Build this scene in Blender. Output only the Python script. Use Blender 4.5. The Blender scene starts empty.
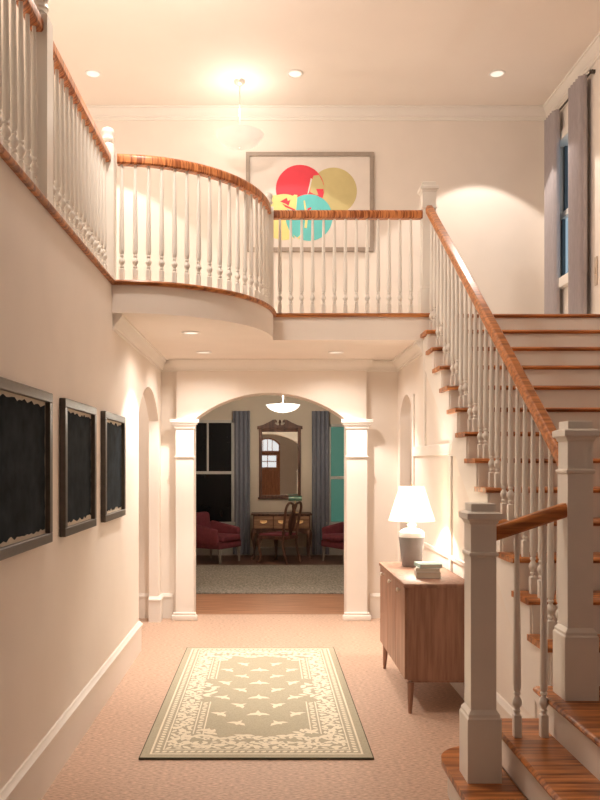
import bpy, bmesh, math, random
from mathutils import Vector, Matrix
random.seed(7)
S = bpy.context.scene
C = S.collection
PI = math.pi

# ------------------------------------------------------------------ helpers
def lin(r, g, b):
    f = lambda c: c/12.92 if c <= .04045 else ((c+.055)/1.055)**2.4
    return (f(r/255), f(g/255), f(b/255), 1)

def new_mat(name):
    m = bpy.data.materials.new(name); m.use_nodes = True
    nt = m.node_tree
    return m, nt, nt.nodes['Principled BSDF']

def mat(name, col, rough=.6, var=.06, scale=12, metal=0, bump=0, spec=.4, stretch=(1, 1, 1)):
    m, nt, b = new_mat(name)
    b.inputs['Roughness'].default_value = rough
    b.inputs['Metallic'].default_value = metal
    b.inputs['Specular IOR Level'].default_value = spec
    tc = nt.nodes.new('ShaderNodeTexCoord'); mp = nt.nodes.new('ShaderNodeMapping')
    mp.inputs['Scale'].default_value = stretch
    n = nt.nodes.new('ShaderNodeTexNoise'); n.inputs['Scale'].default_value = scale; n.inputs['Detail'].default_value = 4
    r = nt.nodes.new('ShaderNodeValToRGB')
    r.color_ramp.elements[0].position = .3; r.color_ramp.elements[1].position = .7
    r.color_ramp.elements[0].color = [c*(1-var) for c in col[:3]]+[1]
    r.color_ramp.elements[1].color = [min(1, c*(1+var)) for c in col[:3]]+[1]
    L = nt.links.new
    L(tc.outputs['Object'], mp.inputs['Vector']); L(mp.outputs['Vector'], n.inputs['Vector'])
    L(n.outputs['Fac'], r.inputs['Fac']); L(r.outputs['Color'], b.inputs['Base Color'])
    if bump:
        bp = nt.nodes.new('ShaderNodeBump'); bp.inputs['Strength'].default_value = bump; bp.inputs['Distance'].default_value = .01
        L(n.outputs['Fac'], bp.inputs['Height']); L(bp.outputs['Normal'], b.inputs['Normal'])
    return m

def wood(name, dark, light, stretch, rough=.35, lo=.38, hi=.62, mixxy=False, detail=3):
    m, nt, b = new_mat(name)
    b.inputs['Roughness'].default_value = rough
    b.inputs['Specular IOR Level'].default_value = .35
    L = nt.links.new
    tc = nt.nodes.new('ShaderNodeTexCoord')
    src = tc.outputs['Object']
    if mixxy:                                   # cross-grain: bands follow the run of the rail
        sp = nt.nodes.new('ShaderNodeSeparateXYZ'); L(src, sp.inputs[0])
        ad = nt.nodes.new('ShaderNodeMath'); L(sp.outputs[0], ad.inputs[0]); L(sp.outputs[1], ad.inputs[1])
        cb = nt.nodes.new('ShaderNodeCombineXYZ'); L(ad.outputs[0], cb.inputs[0]); L(sp.outputs[2], cb.inputs[2])
        src = cb.outputs[0]
    mp = nt.nodes.new('ShaderNodeMapping'); mp.inputs['Scale'].default_value = stretch
    n = nt.nodes.new('ShaderNodeTexNoise'); n.inputs['Scale'].default_value = 1; n.inputs['Detail'].default_value = detail
    r = nt.nodes.new('ShaderNodeValToRGB')
    r.color_ramp.elements[0].position = lo; r.color_ramp.elements[1].position = hi
    r.color_ramp.elements[0].color = dark; r.color_ramp.elements[1].color = light
    L(src, mp.inputs['Vector']); L(mp.outputs['Vector'], n.inputs['Vector'])
    L(n.outputs['Fac'], r.inputs['Fac']); L(r.outputs['Color'], b.inputs['Base Color'])
    return m

def glow(name, col, strength, base=(1, 1, 1, 1), rough=.4):
    m, nt, b = new_mat(name)
    b.inputs['Base Color'].default_value = base
    b.inputs['Roughness'].default_value = rough
    b.inputs['Emission Color'].default_value = col
    b.inputs['Emission Strength'].default_value = strength
    n = nt.nodes.new('ShaderNodeTexNoise'); n.inputs['Scale'].default_value = 3
    r = nt.nodes.new('ShaderNodeValToRGB')
    r.color_ramp.elements[0].color = [c*.97 for c in base[:3]]+[1]; r.color_ramp.elements[1].color = base
    nt.links.new(n.outputs['Fac'], r.inputs['Fac']); nt.links.new(r.outputs['Color'], b.inputs['Base Color'])
    return m

def finish(name, bm, m, smooth=35):
    bmesh.ops.recalc_face_normals(bm, faces=bm.faces)
    me = bpy.data.meshes.new(name); bm.to_mesh(me); bm.free()
    for mm in (m if isinstance(m, (list, tuple)) else [m]): me.materials.append(mm)
    for p in me.polygons: p.use_smooth = True
    me.set_sharp_from_angle(angle=math.radians(smooth))
    return me

def obj(name, bm, m, parent=None, loc=(0, 0, 0), smooth=35):
    me = bm if isinstance(bm, bpy.types.Mesh) else finish(name, bm, m, smooth)
    o = bpy.data.objects.new(name, me); C.objects.link(o); o.location = loc
    if parent: o.parent = parent
    return o

def thing(name, label, cat, loc=(0, 0, 0), rz=0, group=None):
    o = bpy.data.objects.new(name, None); C.objects.link(o)
    o.empty_display_size = .1
    o.location = loc; o.rotation_euler = (0, 0, rz)
    o['label'] = label; o['category'] = cat
    if group: o['group'] = group
    return o

def wpart(name, bm, m, parent, smooth=35):
    """a part drawn in world coordinates, moved to its (unrotated) thing's frame"""
    off = Vector(parent.location)
    if parent.parent: off += Vector(parent.parent.location)
    bmesh.ops.translate(bm, verts=bm.verts, vec=-off)
    return obj(name, bm, m, parent, smooth=smooth)

def tag(o, label, cat, group=None):
    o['label'] = label; o['category'] = cat
    if group: o['group'] = group
    return o

def struct(name, bm, m, parent=None, smooth=35):
    o = obj(name, bm, m, parent, smooth=smooth)
    if not parent: o['kind'] = 'structure'
    return o

def copy_tree(o, parent=None):
    c = o.copy(); C.objects.link(c)
    if parent: c.parent = parent
    for ch in list(o.children): copy_tree(ch, c)
    return c

BM = bmesh.new

def box(bm, x0, x1, y0, y1, z0, z1, bev=0, seg=2, mi=0):
    vs = [bm.verts.new((x, y, z)) for z in (z0, z1) for y in (y0, y1) for x in (x0, x1)]
    fs = [bm.faces.new([vs[i] for i in q]) for q in ((0, 2, 3, 1), (4, 5, 7, 6), (0, 1, 5, 4), (2, 6, 7, 3), (0, 4, 6, 2), (1, 3, 7, 5))]
    for f in fs: f.material_index = mi
    if bev:
        es = list({e for f in fs for e in f.edges})
        r = bmesh.ops.bevel(bm, geom=es, offset=bev, segments=seg, profile=.5, affect='EDGES')
        return list({v for f in r['faces'] for v in f.verts} | {v for v in vs if v.is_valid})
    return vs

def lathe(bm, prof, c=(0, 0, 0), seg=16, square=False, cap=True):
    n = 4 if square else seg
    off = PI/4 if square else 0; k = math.sqrt(2) if square else 1
    rings = []
    for r, z in prof:
        rings.append([bm.verts.new((c[0]+r*k*math.cos(off+2*PI*i/n), c[1]+r*k*math.sin(off+2*PI*i/n), c[2]+z)) for i in range(n)])
    for a, b in zip(rings, rings[1:]):
        for i in range(n): bm.faces.new((a[i], a[(i+1) % n], b[(i+1) % n], b[i]))
    if cap:
        bm.faces.new(rings[0][::-1]); bm.faces.new(rings[-1])

def prism(bm, pts, axis, a, b, mi=0):
    """extrude a 2-D polygon along axis from a to b. axis x: pts=(y,z); y: (x,z); z: (x,y)"""
    def P(p, t):
        return {'x': (t, p[0], p[1]), 'y': (p[0], t, p[1]), 'z': (p[0], p[1], t)}[axis]
    A = [bm.verts.new(P(p, a)) for p in pts]; B = [bm.verts.new(P(p, b)) for p in pts]
    n = len(pts)
    fs = [bm.faces.new(A), bm.faces.new(B[::-1])]
    for i in range(n): fs.append(bm.faces.new((A[i], A[(i+1) % n], B[(i+1) % n], B[i])))
    for f in fs: f.material_index = mi
    return fs

def sweep(bm, path, prof, z=0):
    """sweep (d,z) profile along a path (x,y[,z]); d is measured to the RIGHT of travel; mitred"""
    P = [Vector((p[0], p[1])) for p in path]; Z = [(p[2] if len(p) > 2 else z) for p in path]
    rings = []
    for i, p in enumerate(P):
        t1 = (p-P[i-1]).normalized() if i else None
        t2 = (P[i+1]-p).normalized() if i < len(P)-1 else None
        n1 = Vector((t1.y, -t1.x)) if t1 else None
        n2 = Vector((t2.y, -t2.x)) if t2 else None
        if n1 is None: m = n2
        elif n2 is None: m = n1
        else:
            m = (n1+n2).normalized(); m = m/max(.3, m.dot(n1))
        rings.append([bm.verts.new((p.x+m.x*d, p.y+m.y*d, Z[i]+h)) for d, h in prof])
    n = len(prof)
    for a, b in zip(rings, rings[1:]):
        for i in range(n): bm.faces.new((a[i], a[(i+1) % n], b[(i+1) % n], b[i]))
    bm.faces.new(rings[0][::-1]); bm.faces.new(rings[-1])

def tube(bm, pts, rad, seg=8):
    pts = [Vector(p) for p in pts]
    if not isinstance(rad, (list, tuple)): rad = [rad]*len(pts)
    rings = []; ref = None
    for i, p in enumerate(pts):
        t = (pts[min(i+1, len(pts)-1)]-pts[max(i-1, 0)]).normalized()
        if ref is None:
            ref = Vector((1, 0, 0)) if abs(t.x) < .8 else Vector((0, 1, 0))
        u = (ref-t*ref.dot(t)).normalized(); v = t.cross(u); ref = u
        rings.append([bm.verts.new(p+u*rad[i]*math.cos(2*PI*k/seg)+v*rad[i]*math.sin(2*PI*k/seg)) for k in range(seg)])
    for a, b in zip(rings, rings[1:]):
        for k in range(seg): bm.faces.new((a[k], a[(k+1) % seg], b[(k+1) % seg], b[k]))
    bm.faces.new(rings[0][::-1]); bm.faces.new(rings[-1])

def smooth_pts(pts, n=6):
    """Catmull-Rom through pts"""
    pts = [Vector(p) for p in pts]; out = []
    for i in range(len(pts)-1):
        p0, p1, p2, p3 = pts[max(i-1, 0)], pts[i], pts[i+1], pts[min(i+2, len(pts)-1)]
        for k in range(n):
            t = k/n
            out.append(.5*((2*p1)+(p2-p0)*t+(2*p0-5*p1+4*p2-p3)*t*t+(3*p1-p0-3*p2+p3)*t**3))
    out.append(pts[-1]); return out

# ------------------------------------------------------------------ dimensions
R, T = .185, .26                 # riser, going
EYE = 1.644
F = 780.0
H2 = 16*R                        # upper floor 2.96
HC = 2.737                       # ceiling under the gallery
TOP = 5.42                       # upper ceiling
XL, XS, XR = -1.125, 1.39, 2.99 # hall left wall, wall under stairs, outer right wall
YB, YF, YP = 8.3, -2.0, 8.2      # back wall, front wall, face of the arch surround
GX = -2.7
YTOP = 6.91                      # gallery edge / top of stairs
YE = 14.0                        # far wall of the room beyond
def nose_y(k): return 5.09*(1+.0512*k)      # nosing of tread k, tread k=7 is the upper floor
def tread_z(k): return (k+9)*R

# ------------------------------------------------------------------ materials
M_wall = mat('cream_wall_paint', (.84, .775, .705, 1), .75, .02, 3)
M_ceil = mat('ceiling_paint', (.87, .80, .735, 1), .8, .015, 2)
M_trim = mat('white_trim_paint', (.84, .80, .745, 1), .4, .015, 4)
M_white = mat('white_rail_paint', (.80, .775, .72, 1), .35, .02, 5)
M_floor = mat('oak_floor_fine', (.54, .375, .28, 1), .5, .36, 60, bump=.2, stretch=(.6, 2.2, 1), spec=.25)
M_lit_floor = wood('hall_lit_oak_floor', (.26, .115, .06, 1), (.42, .21, .115, 1), (2, 40, 10), .45)  # lighter copy of the dining floor, hall light put into its colour
M_dark_floor = wood('dark_plank_floor', (.07, .032, .024, 1), (.15, .075, .05, 1), (2, 40, 10), .5)
M_rail = wood('striped_rail_wood', (.22, .06, .018, 1), (.60, .23, .08, 1), (62, 1, 5), .3, .40, .56, True)
M_srail = wood('stair_rail_wood', (.28, .095, .028, 1), (.58, .22, .065, 1), (3, 30, 45), .3, .35, .62)
M_tread = wood('tread_wood', (.17, .05, .015, 1), (.54, .21, .065, 1), (2.2, 34, 30), .28, .34, .62)
M_cab = wood('walnut_cabinet', (.27, .14, .095, 1), (.39, .215, .15, 1), (30, 30, 2.5), .4)
M_dwood = wood('mahogany', (.06, .026, .017, 1), (.13, .058, .036, 1), (20, 20, 3), .55)
M_desk = wood('desk_front_wood', (.22, .12, .07, 1), (.36, .21, .13, 1), (4, 20, 25), .35)
M_door = wood('orange_door_wood', (.24, .085, .03, 1), (.36, .14, .05, 1), (30, 30, 2), .35)
M_brass = mat('brass', (.85, .62, .30, 1), .3, .04, 20, metal=1)
M_nickel = mat('pale_knob_metal', (.85, .80, .72, 1), .3, .03, 20, metal=.6)
M_frame = mat('dark_bronze_frame', (.085, .072, .058, 1), .35, .12, 30)
M_paper = mat('cream_paper', (.66, .60, .50, 1), .8, .06, 20)
M_ink = mat('blue_black_ink', (.016, .022, .027, 1), .9, .5, 9, spec=.08)
M_pframe = mat('taupe_frame', (.36, .30, .25, 1), .5, .06, 20)
M_mat = mat('white_mat_board', (.80, .74, .68, 1), .7, .02, 10)
M_red = mat('coral_red_print', lin(232, 72, 88), .7, .04, 8)
M_olive = mat('olive_print', lin(205, 192, 138), .7, .05, 8)
M_yel = mat('pale_yellow_print', lin(246, 226, 150), .7, .04, 8)
M_teal = mat('aqua_print', lin(108, 205, 205), .7, .05, 8)
M_rug = mat('olive_rug_pile', (.43, .395, .29, 1), .95, .12, 120, bump=.2)
M_rugc = mat('cream_rug_pile', (.80, .74, .59, 1), .95, .08, 120, bump=.2)
M_rugd = mat('rug_edge_binding', (.10, .095, .06, 1), .9, .1, 80)
M_frug = mat('grey_shag', (.27, .245, .21, 1), .95, .45, 38, bump=.5, stretch=(1, .6, 1))
M_ceram = mat('grey_glaze', (.27, .255, .25, 1), .22, .12, 7, stretch=(1, 1, .4))
M_cerw = mat('white_glaze', (.82, .81, .80, 1), .2, .03, 9)
M_curt = mat('grey_mauve_curtain', (.46, .42, .43, 1), .85, .1, 40, stretch=(6, 6, .3))
M_fcurt = mat('slate_curtain', (.20, .205, .24, 1), .85, .15, 40, stretch=(6, 6, .3))
M_burg = mat('burgundy_velvet', (.15, .028, .040, 1), .8, .2, 14)
M_bleg = mat('greige_leg', (.22, .19, .165, 1), .5, .1, 20)
M_fwall = mat('tan_wall_paint', (.50, .43, .345, 1), .8, .02, 3)
M_wframe = mat('window_frame_paint', (.40, .38, .35, 1), .5, .03, 10)
M_black = mat('night_glass', (.004, .004, .005, 1), .25, .1, 4, spec=.15)
M_tealp = glow('teal_lit_pane', (.08, .25, .185, 1), .24, (.03, .08, .07, 1), .15)
M_bluep = glow('dusk_pane', (.17, .225, .26, 1), 1.0, (.05, .07, .08, 1), .15)
M_dayp = glow('daylight_pane', (.86, .93, 1, 1), .45, (.7, .75, .8, 1), .15)
M_lens = glow('lamp_lens', (1, .92, .80, 1), .4, (.6, .58, .55, 1))
M_bowl = glow('opal_glass_bowl', (1, .93, .80, 1), .22, (.66, .62, .54, 1), .3)
M_fbowl = glow('opal_glass_far', (1, .95, .85, 1), .8, (.9, .88, .82, 1), .3)
M_gshade = mat('green_lamp_glass', (.055, .14, .09, 1), .25, .1, 10)
M_bteal = mat('pale_teal_cloth', (.40, .55, .50, 1), .7, .05, 30)
M_bgrey = mat('pale_grey_cloth', (.66, .63, .56, 1), .7, .05, 30)
M_page = mat('book_pages', (.80, .76, .66, 1), .8, .05, 90, stretch=(1, 1, 8))
M_plate = mat('plastic_plate', (.62, .52, .42, 1), .4, .02, 10)
m, nt, b = new_mat('mirror_silver')
b.inputs['Metallic'].default_value = 1; b.inputs['Roughness'].default_value = .015
nz = nt.nodes.new('ShaderNodeTexNoise'); nz.inputs['Scale'].default_value = 2
rp = nt.nodes.new('ShaderNodeValToRGB'); rp.color_ramp.elements[0].color = (.80, .78, .74, 1); rp.color_ramp.elements[1].color = (.84, .82, .78, 1)
nt.links.new(nz.outputs['Fac'], rp.inputs['Fac']); nt.links.new(rp.outputs['Color'], b.inputs['Base Color'])
M_mirror = m
# fabric lamp shade: cloth that lets light through
m = bpy.data.materials.new('cream_lamp_shade'); m.use_nodes = True; nt = m.node_tree
nt.nodes.clear()
out = nt.nodes.new('ShaderNodeOutputMaterial'); mx = nt.nodes.new('ShaderNodeMixShader'); d = nt.nodes.new('ShaderNodeBsdfDiffuse'); tr = nt.nodes.new('ShaderNodeBsdfTranslucent')
nz = nt.nodes.new('ShaderNodeTexNoise'); nz.inputs['Scale'].default_value = 60
rp = nt.nodes.new('ShaderNodeValToRGB'); rp.color_ramp.elements[0].color = (.90, .865, .79, 1); rp.color_ramp.elements[1].color = (.93, .90, .83, 1)
nt.links.new(nz.outputs['Fac'], rp.inputs['Fac'])
nt.links.new(rp.outputs['Color'], d.inputs['Color']); nt.links.new(rp.outputs['Color'], tr.inputs['Color'])
mx.inputs[0].default_value = .45
nt.links.new(d.outputs[0], mx.inputs[1]); nt.links.new(tr.outputs[0], mx.inputs[2]); nt.links.new(mx.outputs[0], out.inputs[0])
M_shade = m

# ------------------------------------------------------------------ room shell
bm = BM(); box(bm, GX, XR+.15, YF-.15, YB+.2, -.15, 0); struct('floor', bm, M_floor)
bm = BM(); box(bm, -3.2, 3.8, 9.9, YE+.15, -.15, 0); struct('floor_dining', bm, M_dark_floor)
bm = BM(); box(bm, -3.2, 3.8, YB+.2, 9.9, -.15, 0); struct('floor_dining_lit', bm, M_lit_floor)  # near strip of the dining floor, its brightness from hall light painted in

def arch_pts(c, half, spring, rise, n=14):
    """points of a segmental arch from +half to -half"""
    r = (half*half+rise*rise)/(2*rise); zc = spring+rise-r; a0 = math.asin(min(1, half/r))
    if rise > half: a0 = PI-a0
    return [(c+r*math.sin(a0*(1-2*i/n)), zc+r*math.cos(a0*(1-2*i/n))) for i in range(n+1)]

# left wall with its arched passage
LA0, LA1, LSP, LAP = 6.84, 8.09, 2.085, 2.375
bm = BM()
pts = [(YF, 0), (YF, HC), (YB, HC), (YB, 0), (LA1, 0)] + arch_pts((LA0+LA1)/2, (LA1-LA0)/2, LSP, LAP-LSP) + [(LA0, 0)]
prism(bm, pts, 'x', XL, XL-.10); struct('wall_left', bm, M_wall)
bm = BM(); box(bm, GX-.12, GX, YF, YB+.2, 0, TOP); struct('wall_gallery', bm, M_wall)

# back wall, two storeys, with the wide opening to the room beyond
OC, OH, OSP, OAP = .0325, .8065, 2.10, 2.388
oarch = arch_pts(OC, OH, OSP, OAP-OSP, 24)
bm = BM()
pts = [(GX, 0), (GX, TOP), (XR, TOP), (XR, 0), (OC+OH, 0)] + oarch + [(OC-OH, 0)]
prism(bm, pts, 'y', YB, YB+.2); struct('wall_back', bm, M_wall)
# arch surround: panel with its own arch, standing proud of the wall
bm = BM()
S0, S1 = -.952, 1.045
pts = [(S0, 0), (S0, HC), (S1, HC), (S1, 0), (OC+OH, 0)] + oarch + [(OC-OH, 0)]
prism(bm, pts, 'y', YP, YB); struct('trim_1', bm, M_wall)
# pilasters of the surround
for i, (a, c) in enumerate(((S0, OC-OH), (OC+OH, S1))):
    bm = BM(); y0 = YP-.03
    box(bm, a-.005, c+.005, y0, YP+.0, 0, OSP)
    box(bm, a-.045, c+.045, y0-.035, YP, 0, .06, .01)
    box(bm, a-.03, c+.03, y0-.022, YP, .06, .085, .008)
    box(bm, a-.018, c+.018, y0-.016, YP, 1.705, 1.725, .006)
    for dz, e in ((0, .018), (.022, .03), (.04, .045), (.06, .06)):
        box(bm, a-e, c+e, y0-e*.8, YP, OSP-.09+dz, OSP-.09+dz+.0225, .004)
    box(bm, a-.062, c+.062, y0-.05, YP, OSP-.008, OSP+.008, .003)
    struct('trim_%d' % (i+2), bm, M_trim)

# right outer wall with the upstairs window hole
WY0, WY1, WZ0, WZ1 = 7.32, 8.07, 3.47, 4.93
bm = BM()
box(bm, XR, XR+.15, 1.6, WY0, 0, TOP); box(bm, XR, XR+.15, WY1, YB+.2, 0, TOP)
box(bm, XR, XR+.15, WY0, WY1, 0, WZ0); box(bm, XR, XR+.15, WY0, WY1, WZ1, TOP)
struct('wall_right', bm, M_wall)
# front wall with the entrance
DX0, DX1, DTOP = -.46, .50, 2.63
darch = arch_pts((DX0+DX1)/2, (DX1-DX0)/2, 2.40, .23, 12)
bm = BM()
pts = [(GX, 0), (GX, TOP), (XR, TOP), (XR, 0), (DX1, 0)] + darch + [(DX0, 0)]
prism(bm, pts, 'y', YF-.15, YF); struct('wall_front', bm, M_fwall)

bm = BM(); box(bm, GX, XR, YF, YB, TOP, TOP+.12); struct('ceiling', bm, M_ceil)

# upper floor: gallery on the left, curved balcony, landing at the head of the stairs
CX, CY, CR, CV = XL, 6.89, 1.18, 1.235
ARC = [(CX+CR*math.sin(PI/2*i/28), CY-CV*math.cos(PI/2*i/28)) for i in range(29)]
edge = [(XL, CY-CV)] + ARC[1:] + [(CX+CR, YTOP)]
bm = BM()
pts = [(GX, YF), (XL, YF)] + edge + [(1.47, YTOP), (1.47, YTOP+.05), (XR, YTOP+.05), (XR, YB), (GX, YB)]
prism(bm, pts, 'z', HC, H2); struct('floor_upper', bm, M_wall, smooth=25)

# wood nosing that edges the upper floor
bm = BM()
nprof = [(-.02, -.022), (.020, -.022), (.027, -.014), (.029, 0), (.022, .012), (-.02, .012)]
sweep(bm, [(XL, YF)] + edge + [(1.44, YTOP)], nprof, H2); struct('trim_4', bm, M_tread)

# wall under the stairs: top follows the treads
bm = BM()
RA0, RA1 = 7.46, 8.15
top = []
for k in range(-5, 7):
    y0, y1 = nose_y(k)+.044, nose_y(k+1)+.044
    z = tread_z(k)-.0195
    top += [(y0, z), (y1, z)]
top[-1] = (YTOP+.0, tread_z(6)-.0195)
pts = [(nose_y(-5)+.044, 0)] + top + [(YTOP, HC), (YB, HC), (YB, 0), (RA1, 0)] + arch_pts((RA0+RA1)/2, (RA1-RA0)/2, 2.13, .2) + [(RA0, 0)]
prism(bm, pts, 'x', XS, XS+.10); struct('wall_stair', bm, M_wall)
# stringer skirt and panel mouldings on that wall
bm = BM()
sk = []
for (y, z) in top[:-1]: sk.append((y, z))
sk += [(YTOP-.02, tread_z(6)-.05)]
low = lambda y: .74+(y-3.787)*(R/T)-.43
sk += [(YTOP-.02, low(YTOP-.02)), (5.86, low(5.86)), (5.86, 1.70), (5.70, 1.70), (5.70, low(5.70)), (4.6, low(4.6)), (4.25, .60), (top[0][0], .30)]
prism(bm, sk, 'x', XS-.012, XS); struct('trim_5', bm, M_trim)
def bar(bm, y0, y1, z0, z1, d=.016): box(bm, XS-d, XS, y0, y1, z0, z1, .004, 1)
bm = BM()
bar(bm, 5.86, 7.34, 1.71, 1.80); bar(bm, 5.84, 5.92, .30, 1.71); bar(bm, 5.92, 7.34, .92, .955)
bar(bm, 7.34, 7.41, .27, 2.3); bar(bm, 5.4, 5.84, .92, .955)
bar(bm, 6.80, 6.86, 1.80, 2.58)
for a, c, d0, d1 in ((4.02, 4.36, .33, .62), ):
    prism(bm, [(a, d0), (c, d0), (c, .80), (a, .56)], 'x', XS-.01, XS)
struct('trim_6', bm, M_trim)

# baseboards and cornices
BBP = [(0, 0), (.022, 0), (.022, .215), (.030, .222), (.030, .238), (.018, .248), (.010, .262), (0, .264)]
bm = BM(); sweep(bm, [(XL, YF), (XL, LA0), (XL-.10, LA0)], BBP); struct('baseboard_left', bm, M_trim)
bm = BM(); sweep(bm, [(XL-.10, LA1), (XL, LA1), (XL, YB), (S0-.05, YB)], BBP); struct('baseboard_pier', bm, M_trim)
bm = BM(); sweep(bm, [(GX, YB), (XL-.10, YB)], BBP); struct('baseboard_passage', bm, M_trim)
bm = BM(); sweep(bm, [(S1+.05, YB), (XS, YB), (XS, RA1), (XS+.1, RA1)], BBP); struct('baseboard_back', bm, M_trim)
bm = BM(); sweep(bm, [(XS+.1, RA0), (XS, RA0), (XS, nose_y(-5)+.20)], BBP); struct('baseboard_right', bm, M_trim)
CRP = [(0, 0), (.115, 0), (.115, -.018), (.10, -.022), (.092, -.036), (.06, -.062), (.034, -.078), (.03, -.092), (.018, -.096), (.016, -.114), (0, -.118)]
bm = BM()
sweep(bm, [(XL, CY-CV+.03), (XL, YB), (S0, YB), (S0, YP), (S1, YP), (S1, YB), (XS, YB), (XS, YTOP+.02)], [(d*.6, h) for d, h in CRP], HC)
struct('trim_7', bm, M_trim)
CUP = [(d*.7, h*1.1) for d, h in CRP]
bm = BM(); sweep(bm, [(GX, YF), (GX, YB), (XR, YB), (XR, YF)], CUP, TOP); struct('trim_8', bm, M_trim)

# ------------------------------------------------------------------ room beyond the arch
bm = BM()
box(bm, -3.2, 3.8, YE, YE+.15, 0, 3.0); struct('wall_dining', bm, M_fwall)
bm = BM(); box(bm, -3.32, -3.2, YB+.2, YE+.15, 0, 3.0); struct('wall_dining_left', bm, M_fwall)
bm = BM(); box(bm, 3.8, 3.92, YB+.2, YE+.15, 0, 3.0); struct('wall_dining_right', bm, M_fwall)
bm = BM(); box(bm, -3.32, 3.92, YB+.2, YE+.15, 2.95, 3.07); struct('ceiling_dining', bm, M_ceil)
bm = BM(); sweep(bm, [(-3.2, YE), (3.8, YE)], [(0, 0), (.02, 0), (.02, .13), (0, .15)]); struct('baseboard_dining', bm, M_wframe)

def sash(name, x0, x1, z0, z1, mid, mull, pane):
    """double-hung window on the far wall"""
    bm = BM(); y = YE-.05; w = .035
    box(bm, x0-.05, x0, y-.02, YE, z0-.05, z1+.05); box(bm, x1, x1+.05, y-.02, YE, z0-.05, z1+.05)
    box(bm, x0-.05, x1+.05, y-.02, YE, z1, z1+.05); box(bm, x0-.08, x1+.08, y-.05, YE, z0-.05, z0)
    box(bm, x0, x1, y-.005, YE, mid-.025, mid+.025)
    for mx in mull: box(bm, mx-.016, mx+.016, y, YE, mid, z1)
    w_ = struct(name, bm, M_wframe)
    bm = BM(); box(bm, x0, x1, YE-.028, YE-.005, z0, z1); obj('pane', bm, pane, w_)
sash('window_1', -1.52, -.635, .60, 2.37, 1.48, [-1.06], M_black)
sash('window_2', 1.14, 2.02, .60, 2.30, 1.39, [], M_tealp)

# upstairs window in the right wall
bm = BM(); x = XR+.05
box(bm, XR-.03, XR+.12, WY0-.05, WY0+.03, WZ0-.05, WZ1+.05); box(bm, XR-.03, XR+.12, WY1-.03, WY1+.05, WZ0-.05, WZ1+.05)
box(bm, XR-.03, XR+.12, WY0+.03, WY1-.03, WZ1-.03, WZ1+.05); box(bm, XR-.06, XR+.12, WY0+.03, WY1-.03, WZ0-.06, WZ0+.035)
box(bm, XR+.03, XR+.12, WY0+.03, WY1-.03, 4.15, 4.21)
w3 = struct('window_3', bm, M_trim)
bm = BM(); box(bm, XR+.07, XR+.09, WY0+.02, WY1-.02, WZ0+.03, 4.15); box(bm, XR+.095, XR+.115, WY0+.02, WY1-.02, 4.21, WZ1-.03)
obj('pane', bm, M_bluep, w3)
bm = BM()
for (z0, z1, dx) in ((WZ0+.035, 4.15, .06), (4.21, WZ1-.03, .085)):
    box(bm, XR+dx-.02, XR+dx+.01, WY1-.075, WY1-.03, z0, z1); box(bm, XR+dx-.02, XR+dx+.01, WY0+.03, WY0+.075, z0, z1)
obj('sash_stile', bm, mat('sash_slate', (.10, .13, .15, 1), .5, .05), w3)

# entrance door, reflected in the mirror
bm = BM()
y0 = YF-.10
box(bm, DX0, DX0+.05, y0, YF, 0, 2.40); box(bm, DX1-.05, DX1, y0, YF, 0, 2.40); box(bm, DX0+.05, DX1-.05, y0, YF, 2.05, 2.13)
ai = [(x*.0+(DX0+DX1)/2+(x-(DX0+DX1)/2)*.9, z-.05) for x, z in darch]
prism(bm, darch+ai[::-1], 'y', y0, YF)
d1 = struct('door_1', bm, M_door)
bm = BM(); box(bm, DX0+.05, DX1-.05, y0+.02, y0+.06, 0, 2.05)
for z0, z1 in ((.2, .7), (.8, 1.38)): box(bm, DX0+.17, DX1-.17, y0+.06, y0+.07, z0, z1, .008, 1)
obj('door_leaf', bm, M_door, d1)
bm = BM()
xs = [DX0+.13, (DX0+DX1)/2, DX1-.13]
for a, c in zip(xs, xs[1:]):
    for z0, z1 in ((1.50, 1.71), (1.74, 1.95)): box(bm, a+.015, c-.015, y0+.058, y0+.064, z0, z1)
obj('door_pane', bm, M_dayp, d1)
bm = BM(); prism(bm, [(DX0+.05, 2.13), (DX1-.05, 2.13)]+[p for p in ai], 'y', y0+.03, y0+.04); obj('transom_pane', bm, M_dayp, d1)
bm = BM()
for mx in (-.16, .02, .2): box(bm, mx-.012, mx+.012, y0+.03, y0+.055, 2.13, 2.575)
obj('transom_bar', bm, M_door, d1)

# ------------------------------------------------------------------ staircase
stair = thing('staircase', 'open staircase with orange wood treads and white risers climbing right of the hall', 'staircase', (1.6, 3.6, 0))
def tread_prof(y0, y1, z, t=.032):
    r = t/2
    return [(y1, z-t), (y0+r, z-t), (y0+.004, z-t*.75), (y0, z-t/2), (y0+.004, z-t*.25), (y0+r, z), (y1, z)]
XT0 = 1.358
XSL = 1.335
for k in range(-5, 8):
    y0, z = nose_y(k), tread_z(k)
    y1 = nose_y(k+1)+.028 if k < 7 else y0+.054
    xa = XT0 if k < 7 else 1.44
    bm = BM(); prism(bm, tread_prof(y0, y1, z+.013), 'x', xa, XR-.002); wpart('tread', bm, M_tread, stair)
    bm = BM(); zb = tread_z(k-1)
    box(bm, XS+(.0 if k > -5 else 0), XR-.002, y0+.03, y0+.045, zb, z-.019); wpart('riser', bm, M_trim, stair)
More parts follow.
